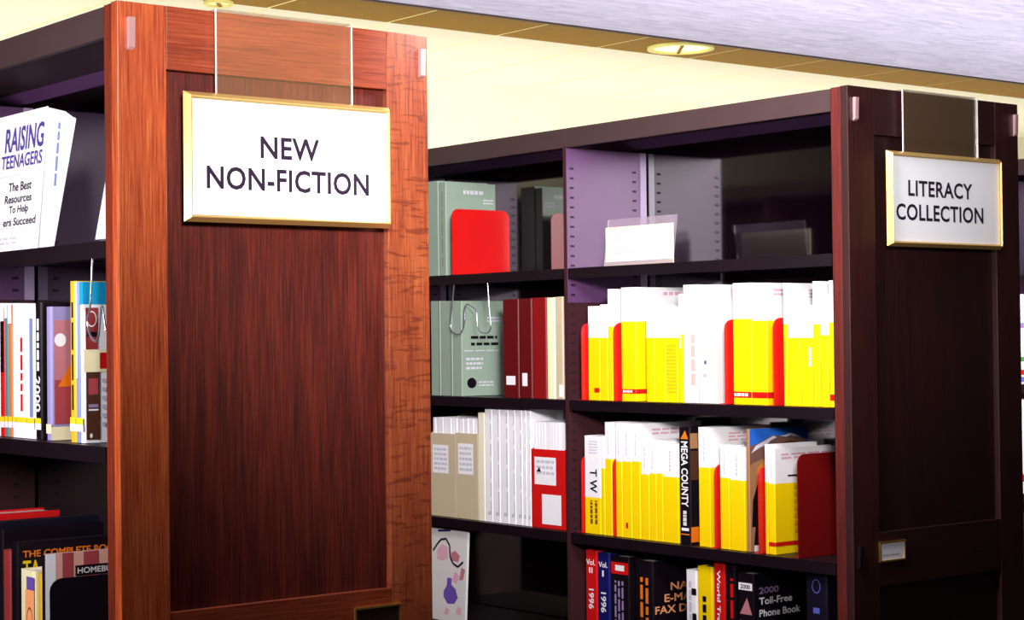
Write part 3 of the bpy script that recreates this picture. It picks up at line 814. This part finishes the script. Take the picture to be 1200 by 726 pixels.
JOURNAL_SHELF = [
    ('magazine_file', 3.112, 4.1697, 0.994, 0.1185, 0.2, 0.2361, None, ('beige',), 'beige magazine file, left of the pair, with a handwritten white label', [('rect', 's', 0.08, 0.72, 0.52, 0.86, 'white'), ('lines', 's', 0.14, 0.66, 0.56, 0.82, 5, 'grey_ink')]),
    ('magazine_file', 3.112, 4.0664, 0.994, 0.1007, 0.2, 0.2399, None, ('beige',), 'beige magazine file, right of the pair, next to white journals', [('rect', 's', 0.1, 0.8, 0.52, 0.88, 'white'), ('lines', 's', 0.16, 0.74, 0.56, 0.84, 5, 'grey_ink')]),
    ('journal', 3.112, 4.0353, 0.994, 0.0286, 0.215, 0.2991, None, ('ivory',), 'ivory journal squeezed between beige file and white journals', []),
    ('journal', 3.112, 4.0006, 0.994, 0.0321, 0.215, 0.3141, None, ('white',), 'white journal volume, first in the run beside the ivory one', [('vlines', 's', 0.75, 0.9, 0.06, 0.95, 1, 'grey_ink'), ('rect', 's', 0.4, 0.8, 0.06, 0.09, 'grey_ink')]),
    ('journal', 3.112, 3.9662, 0.994, 0.0326, 0.215, 0.316, None, ('white',), 'white journal volume, second in the run beside the ivory one', [('vlines', 's', 0.75, 0.9, 0.06, 0.95, 1, 'grey_ink'), ('rect', 's', 0.4, 0.8, 0.06, 0.09, 'grey_ink')]),
    ('journal', 3.112, 3.9285, 0.994, 0.036, 0.215, 0.3168, None, ('white',), 'white journal volume, third in the run, middle of the journals', [('vlines', 's', 0.75, 0.9, 0.06, 0.95, 1, 'grey_ink'), ('rect', 's', 0.4, 0.8, 0.06, 0.09, 'grey_ink')]),
    ('journal', 3.112, 3.8987, 0.994, 0.0281, 0.215, 0.3176, None, ('white',), 'white journal volume, fourth in the run, middle of the journals', [('vlines', 's', 0.75, 0.9, 0.06, 0.95, 1, 'grey_ink'), ('rect', 's', 0.4, 0.8, 0.06, 0.09, 'grey_ink')]),
    ('journal', 3.112, 3.8691, 0.994, 0.0279, 0.215, 0.3183, None, ('white',), 'white journal volume, third from the red magazine file', [('vlines', 's', 0.75, 0.9, 0.06, 0.95, 1, 'grey_ink'), ('rect', 's', 0.4, 0.8, 0.06, 0.09, 'grey_ink')]),
    ('journal', 3.112, 3.8508, 0.994, 0.0166, 0.215, 0.3177, None, ('white',), 'slim white journal volume, second from the red magazine file', [('vlines', 's', 0.75, 0.9, 0.06, 0.95, 1, 'grey_ink'), ('rect', 's', 0.4, 0.8, 0.06, 0.09, 'grey_ink')]),
    ('journal', 3.112, 3.8325, 0.994, 0.0165, 0.215, 0.3181, None, ('white',), 'slim white journal volume touching the red magazine file', [('vlines', 's', 0.75, 0.9, 0.06, 0.95, 1, 'grey_ink'), ('rect', 's', 0.4, 0.8, 0.06, 0.09, 'grey_ink')]),
    ('magazine_file', 3.112, 3.6921, 0.994, 0.1373, 0.2, 0.2089, None, ('red',), 'red magazine file holding white papers, two white labels on its front', [('rect', 's', 0.1, 0.75, 0.55, 0.9, 'white'), ('lines', 's', 0.16, 0.7, 0.68, 0.86, 3, 'grey_ink'), ('tri', 's', 0.16, 0.3, 0.71, 0.77, 'black'), ('rect', 's', 0.32, 0.9, 0.05, 0.43, 'white')]),
]

NEW_BOOK_SHELF = [
    ('new_book', 1.357, 3.2097, 1.331, 0.0502, 0.2, 0.2427, None, ('white',), 'white book cut off by the left picture edge on the new books shelf', [('rect', 's', -0.02, 1.02, 0.07, 0.115, 'white'), ('rect', 's', 0, 1, 0.115, 0.155, 'sticker_yellow')]),
    ('new_book', 1.357, 3.1867, 1.331, 0.0205, 0.2, 0.2326, None, ('red',), 'red book with a dark panel up its spine, left end of new books', [('rect', 's', 0.2, 0.9, 0.5, 0.9, 'black'), ('rect', 's', 0, 1, 0.9, 1, 'white'), ('rect', 's', -0.02, 1.02, 0.07, 0.115, 'white'), ('rect', 's', 0, 1, 0.115, 0.155, 'sticker_yellow')]),
    ('new_book', 1.357, 3.1715, 1.331, 0.0135, 0.2, 0.2384, None, ('teal',), 'thin teal book between red and orange spines on new books shelf', [('rect', 's', 0, 1, 0.9, 1, 'white'), ('rect', 's', -0.02, 1.02, 0.07, 0.115, 'white'), ('rect', 's', 0, 1, 0.115, 0.155, 'sticker_yellow')]),
    ('new_book', 1.357, 3.1526, 1.331, 0.0171, 0.2, 0.238, None, ('orange_brown',), 'thin orange-brown book near the left end of the new books', [('rect', 's', 0, 1, 0.86, 1, 'white'), ('rect', 's', -0.02, 1.02, 0.07, 0.115, 'white'), ('rect', 's', 0, 1, 0.115, 0.155, 'sticker_yellow')]),
    ('new_book', 1.357, 3.1339, 1.331, 0.017, 0.2, 0.2392, None, ('white',), 'thin white book just right of the orange-brown spine', [('rect', 's', -0.02, 1.02, 0.07, 0.115, 'white'), ('rect', 's', 0, 1, 0.115, 0.155, 'sticker_yellow')]),
    ('new_book', 1.357, 3.0897, 1.331, 0.0425, 0.2, 0.2385, None, ('white',), 'white book with a red vertical title on the new books shelf', [('vlines', 's', 0.4, 0.62, 0.2, 0.75, 1, 'red'), ('rect', 's', -0.02, 1.02, 0.07, 0.115, 'white'), ('rect', 's', 0, 1, 0.115, 0.155, 'sticker_yellow')]),
    ('new_book', 1.357, 3.0572, 1.331, 0.0309, 0.2, 0.2362, None, ('white',), 'white book with a blue stripe beside the black 2000 guide', [('rect', 's', 0.4, 0.85, 0.16, 0.9, 'blue_grey'), ('rect', 's', -0.02, 1.02, 0.07, 0.115, 'white'), ('rect', 's', 0, 1, 0.115, 0.155, 'sticker_yellow')]),
    ('new_book', 1.357, 3.0286, 1.331, 0.0243, 0.2, 0.2401, None, ('black',), 'black guide with white vertical lettering ending in 2000', [('vlines', 's', 0.35, 0.7, 0.5, 0.88, 1, 'white'), ('txt', 's', '2000', 0.05, 0.9, 0.2, 0.46, 'white', 'v'), ('rect', 's', -0.02, 1.02, 0.07, 0.115, 'white'), ('rect', 's', 0, 1, 0.115, 0.155, 'sticker_yellow')]),
    ('new_book', 1.357, 2.9866, 1.331, 0.0203, 0.2, 0.2317, None, ('lilac_blue',), 'plastic wrapped book with a pink and orange picture cover', [('rect', 's', -0.02, 1.02, 0.05, 0.12, 'cream'), ('rect', 'c', 0.03, 0.3, 0.12, 0.9, 'rose'), ('rect', 'c', 0.03, 0.3, 0.12, 0.45, 'dusty_red'), ('tri', 'c', 0.06, 0.3, 0.4, 0.6, 'orange'), ('disc', 'c', 0.03, 0.14, 0.7, 0.8, 'white'), ('rect', 'c', 0, 0.3, 0, 0.1, 'cream')]),
    ('new_book', 1.357, 2.8901, 1.331, 0.021, 0.2, 0.2732, None, ('ochre',), 'tallest book with ochre spine and tiny dark vertical title', [('vlines', 's', 0.35, 0.65, 0.2, 0.9, 1, 'black'), ('rect', 's', -0.02, 1.02, 0.07, 0.115, 'white'), ('rect', 's', 0, 1, 0.115, 0.155, 'sticker_yellow')]),
    ('new_book', 1.357, 2.8753, 1.331, 0.0126, 0.2, 0.2712, None, ('blue_grey',), 'thin blue and white striped spine right of the ochre one', [('rect', 's', 0, 0.5, 0.4, 1, 'white'), ('rect', 's', -0.02, 1.02, 0.07, 0.115, 'white'), ('rect', 's', 0, 1, 0.115, 0.155, 'sticker_yellow')]),
    ('new_book', 1.357, 2.859, 1.331, 0.0141, 0.2, 0.2707, None, ('white',), 'car guide with turquoise top and photographs on its cover, beside the end panel', [('rect', 's', 0, 1, 0.86, 1, 'turquoise'), ('rect', 'c', 0, 0.5, 0.86, 1, 'turquoise'), ('cars',), ('rect', 's', -0.02, 1.02, 0.07, 0.115, 'white'), ('rect', 's', 0, 1, 0.115, 0.155, 'sticker_yellow')]),
]

LEFT_LOW_SHELF = [
    ('large_book', 1.35, 3.2421, 0.87, 0.0711, 0.138, 0.3158, None, ('red',), 'red book whose top edge shows farthest back on the lower left shelf', []),
    ('large_book', 1.35, 3.2033, 0.87, 0.0343, 0.2, 0.3041, None, ('navy_black',), 'dark book with pale page tops in front of the red one, lower left', []),
    ('large_book', 1.35, 3.1841, 0.87, 0.0147, 0.2, 0.2922, None, ('black',), 'black book with a pale top edge between dark volumes on the lower left shelf', []),
    ('large_book', 1.35, 3.1501, 0.87, 0.0316, 0.1, 0.2572, None, ('brick_red',), 'brick red paperback at left edge below the taking-up title', []),
    ('large_book', 1.35, 3.1202, 0.87, 0.0273, 0.22, 0.2736, None, ('black',), 'black book with yellow capitals reading the complete book across its cover', [('txt', 'c', 'THE COMPLETE BOOK', 0.05, 0.92, 0.9, 0.945, 'orange', 'h'), ('txt', 'c', 'TA', 0.05, 0.2, 0.77, 0.88, 'yellow', 'h')]),
    ('large_book', 1.35, 3.0475, 0.87, 0.0574, 0.13, 0.23, None, ('cream',), 'cream paperback with a purple block and orange sketch on its spine', [('rect', 's', 0.45, 1, 0.85, 0.95, 'violet'), ('rect', 's', 0.35, 1, 0.3, 0.85, 'peach'), ('ring', 's', 0.45, 0.9, 0.5, 0.72, 'brown_ink')]),
    ('large_book', 1.35, 3.0156, 0.87, 0.0171, 0.13, 0.2289, None, ('ochre',), 'thin ochre book between cream paperback and homebuying book', []),
    ('large_book', 1.35, 3.0015, 0.87, 0.0117, 0.2, 0.263, None, ('tan_pink',), 'pinkish homebuying book with vertical stripes and a dark title bar', [('rect', 's', 0, 1, 0, 1, 'black'), ('rect', 'c', 0, 0.1, 0.0, 1, 'white'), ('rect', 'c', 0.16, 0.26, 0, 1, 'dusty_red'), ('rect', 'c', 0.36, 0.5, 0, 1, 'dusty_red'), ('rect', 'c', 0.62, 0.8, 0, 1, 'dusty_red'), ('rect', 'c', 0.28, 0.96, 0.84, 0.91, 'black'), ('txt', 'c', 'HOMEBUYING BY', 0.3, 0.94, 0.855, 0.895, 'pale_grey', 'h')]),
    ('bookend', 1.341, 2.9612, 0.87, 0.003, 0.2, 0.225, None, 'black', 'black rounded bookend in front of the striped homebuying book', []),
]

FAR_RANGE_TOP = [
    ('far_book', 4.868, 3.5205, 1.338, 0.0445, 0.215, 0.2832, None, ('white',), 'white book with green and red stripes beside the right picture edge', [('rect', 's', 0, 1, 0.62, 0.68, 'lilac'), ('rect', 's', 0, 1, 0.25, 0.3, 'green'), ('rect', 's', 0, 1, 0.1, 0.16, 'red'), ('rect', 's', 0.2, 1, 0.02, 0.08, 'blue_ink')]),
    ('far_book', 4.868, 3.4696, 1.338, 0.0486, 0.215, 0.2766, None, ('white',), 'white book just beyond the right picture edge', []),
]

FAR_RANGE_MIDDLE = [
    ('far_book', 4.868, 3.5391, 0.994, 0.0252, 0.215, 0.2898, None, ('white',), 'white book with a red band near its foot at the right picture edge', [('rect', 's', 0, 1, 0.12, 0.2, 'red')]),
    ('far_book', 4.868, 3.5072, 0.994, 0.0298, 0.215, 0.2958, None, ('pale_grey',), 'pale grey book cut by the right picture edge', [('rect', 's', 0, 1, 0.12, 0.2, 'red')]),
]

for tab in (DIRECTORY_SHELF, CITY_SHELF, REFERENCE_SHELF, GREEN_SHELF, CATALOG_SHELF, JOURNAL_SHELF,
            NEW_BOOK_SHELF, LEFT_LOW_SHELF, FAR_RANGE_TOP, FAR_RANGE_MIDDLE):
    for row in tab:
        make_book(row)

# red book leaning on the far range
t = thing('far_book', 'glossy red book leaning at the right picture edge, below the white book', 'book', (4.868, 3.46, .701), 'books on the far range')
b = mesh_obj('cover', prism(bmesh.new(), outline(.03, .2, .004, .002), 2, 0, .268), 'red', t)
mesh_obj('pages', bx(.004, .0025, .003, .195, .0275, .265), 'page', t)
mesh_obj('printed_patch', bx(-.0006, .006, .17, -.0002, .013, .25), 'white', t)
t.rotation_euler = (math.radians(-9), 0, 0)
t.location.z = .6655
t.location.y = 3.515

# display copy leaning back on the upper left shelf, cover to the aisle
t = thing('display_book', 'thick white parenting book leaning cover outward on the upper left shelf', 'book', (1.352, 3.03, 1.667))
t.rotation_euler = (0, math.radians(5), 0)
W_, H_ = .215, .252
mesh_obj('front_cover', bx(0, 0, 0, .0015, W_, H_, bev=.0005), 'white', t)
bm = bmesh.new()
prism(bm, [(.0016, .0009), (.028, .003), (.050, H_ - .012), (.034, H_ - .004), (.0016, H_ - .002)], 1, .0015, W_ - .001)
mesh_obj('pages', bm, 'white', t)
bm = bmesh.new()
prism(bm, [(.0285, .0031), (.031, .0033), (.055, H_ - .014), (.0512, H_ - .012)], 1, 0, W_)
mesh_obj('back_cover', bm, 'white', t)
fc = Face((0, W_, 0), (0, -W_, 0), (0, 0, H_))
for e in (('txt', 's', 'RAISING', .20, .97, .72, .90, 'deep_violet', 'h'), ('txt', 's', 'TEENAGERS', .15, .97, .60, .70, 'deep_violet', 'h'),
          ('txt', 's', 'The Best', .34, .80, .43, .495, 'sign_letter', 'h'), ('txt', 's', 'Resources', .28, .82, .345, .405, 'sign_letter', 'h'),
          ('txt', 's', 'To Help', .38, .77, .255, .325, 'sign_letter', 'h'), ('txt', 's', 'ers Succeed', .28, .93, .18, .24, 'sign_letter', 'h'),
          ('rect', 's', 0, .92, .545, .549, 'pink_ink'), ('rect', 's', 0, .92, .165, .169, 'pink_ink'),
          ('lines', 's', .1, .6, .05, .1, 2, 'grey_ink')):
    print_on(fc, e, t, .0003)
sp_ = Face((0, .0015, 0), (.045, 0, 0), (0, 0, H_))
print_on(sp_, ('vlines', 'c', .5, .6, .45, .9, 1, 'blue_grey'), t, .0004)

t = thing('display_book', 'thin white book leaning beside the oak end panel on the upper left shelf', 'book', (1.352, 2.7485, 1.671))
t.rotation_euler = (0, math.radians(11), 0)
mesh_obj('front_cover', bx(0, 0, 0, .0012, .052, .17), 'white', t)
mesh_obj('pages', bx(.0013, .001, .001, .012, .051, .168), 'page', t)
mesh_obj('cover_edge', bx(0, .0522, 0, .013, .0535, .171), 'blue_grey', t)

# children's picture book facing out on the lowest shelf of the second bay
t = thing('picture_book', 'pale lilac picture book facing outward on the lowest shelf beside the oak panel', 'book', (3.100, 4.118, .7005))
mesh_obj('cover', bx(0, 0, 0, .003, .2, .262, bev=.001), 'lilac_pale' if 'lilac_pale' in MATS else 'pale_grey', t)
mesh_obj('pages', bx(.0032, .002, .002, .009, .198, .26), 'page', t)
t.rotation_euler = (0, math.radians(3), 0)
fc = Face((0, .2, 0), (0, -.2, 0), (0, 0, .262))
bm = bmesh.new()
rib = [(.2, .74), (.3, .82), (.38, .87), (.5, .885), (.59, .82), (.61, .70), (.68, .63), (.80, .60), (.92, .66)]
for (a0, b0), (a1, b1) in zip(rib, rib[1:]):
    dx, dy = (a1 - a0) * .2, (b1 - b0) * .262
    L_ = math.hypot(dx, dy)
    na, nb = -dy / L_ * .0032 / .2, dx / L_ * .0032 / .262
    fc.poly(bm, [(a0 - na, b0 - nb), (a1 - na, b1 - nb), (a1 + na, b1 + nb), (a0 + na, b0 + nb)], .0007)
mesh_obj('printed_ribbon', bm, 'sign_letter', t)
for pts, c in (([(.3, .95), (.6, .97), (.6, .99), (.3, .975)], 'navy'),
               ([(.3, .66), (.42, .64), (.56, .68), (.54, .8), (.4, .82), (.3, .76)], 'pink_ink'),
               ([(.62, .66), (.8, .65), (.84, .72), (.72, .77), (.63, .74)], 'rose'),
               ([(.84, .46), (.93, .47), (.97, .58), (.88, .6)], 'rose'),
               ([(.66, .44), (.78, .42), (.84, .5), (.74, .55)], 'pink_ink'),
               ([(.5, .08), (.6, .07), (.64, .13), (.54, .15)], 'pink_ink'),
               ([(.78, .1), (.9, .09), (.92, .16), (.82, .18)], 'pink_ink'),
               ([(.48, .26), (.58, .19), (.74, .2), (.82, .27), (.76, .36), (.66, .4), (.66, .47), (.56, .47), (.55, .38), (.48, .32)], 'violet')):
    bm = bmesh.new()
    fc.poly(bm, pts, .0004)
    mesh_obj('printed_patch', bm, c, t)

# clear sign holder on the top shelf of the literacy range
t = thing('sign_holder', 'clear acrylic holder with a white notice card standing on the top literacy shelf', 'sign holder', (3.130, 3.289, 1.6815))
mesh_obj('card', bx(.0022, .0, .001, .0034, .252, .1), 'cream', t)
mesh_obj('card_face', bx(.0012, .012, .01, .0021, .24, .092), 'faint_grey', t)
fc = Face((.0012, .24, .01), (0, -.228, 0), (0, 0, .082))
print_on(fc, ('lines', 's', .1, .92, .64, .9, 3, 'grey_ink'), t, .0003)
print_on(fc, ('lines', 's', .1, .9, .25, .45, 2, 'grey_ink'), t, .0003)
bm = bmesh.new()
prism(bm, [(.0036, .0), (.0056, .0), (.0216, .122), (.0196, .122)], 1, .004, .262)
prism(bm, [(-.0008, .0), (.0008, .0), (.0008, .012), (-.0008, .012)], 1, .0, .254)
mesh_obj('acrylic_body', bm, 'acrylic_holder', t)

def wire_support(org, pts, label):
    t = thing('wire_book_support', label, 'book support', org)
    o = Vector(org)
    # smooth the polyline
    P = [Vector(p) - o for p in pts]
    out = []
    for i in range(len(P) - 1):
        p0, p1, p2, p3 = P[max(i - 1, 0)], P[i], P[i + 1], P[min(i + 2, len(P) - 1)]
        for s in range(6):
            u = s / 6
            out.append(.5 * ((2 * p1) + (p2 - p0) * u + (2 * p0 - 5 * p1 + 4 * p2 - p3) * u * u + (3 * p1 - p0 - 3 * p2 + p3) * u ** 3))
    out.append(P[-1])
    tube('wire', out, .0018, 'wire_steel', t)
    mesh_obj('hook', bx(P[0].x - .004, min(P[0].y, P[-1].y) - .004, P[0].z - .001, P[0].x + .02, max(P[0].y, P[-1].y) + .004, P[0].z + .0012), 'shelf_metal', t)
    return t
X = 3.104
wire_support((X, 4.08, 1.6755), [(X, 4.153, 1.675), (X, 4.166, 1.60), (X, 4.176, 1.5366), (X, 4.158, 1.518), (X, 4.13, 1.516), (X, 4.112, 1.541),
                             (X, 4.108, 1.585), (X, 4.098, 1.597), (X, 4.083, 1.593), (X, 4.056, 1.577), (X, 4.050, 1.535), (X, 4.035, 1.519), (X, 4.005, 1.517),
                             (X, 3.990, 1.534), (X, 3.997, 1.59), (X, 4.004, 1.675)],
             'bent steel wire book support hanging in front of the grey-green reports')
X = 1.347
wire_support((X, 2.79, 1.660), [(X, 2.800, 1.66), (X, 2.806, 1.60), (X, 2.812, 1.56), (X, 2.822, 1.535), (X, 2.814, 1.515), (X, 2.795, 1.503), (X, 2.782, 1.510),
                            (X, 2.775, 1.54), (X, 2.768, 1.56), (X, 2.760, 1.54), (X, 2.755, 1.52)],
             'bent steel wire book support hanging in front of the car guide beside the oak panel')
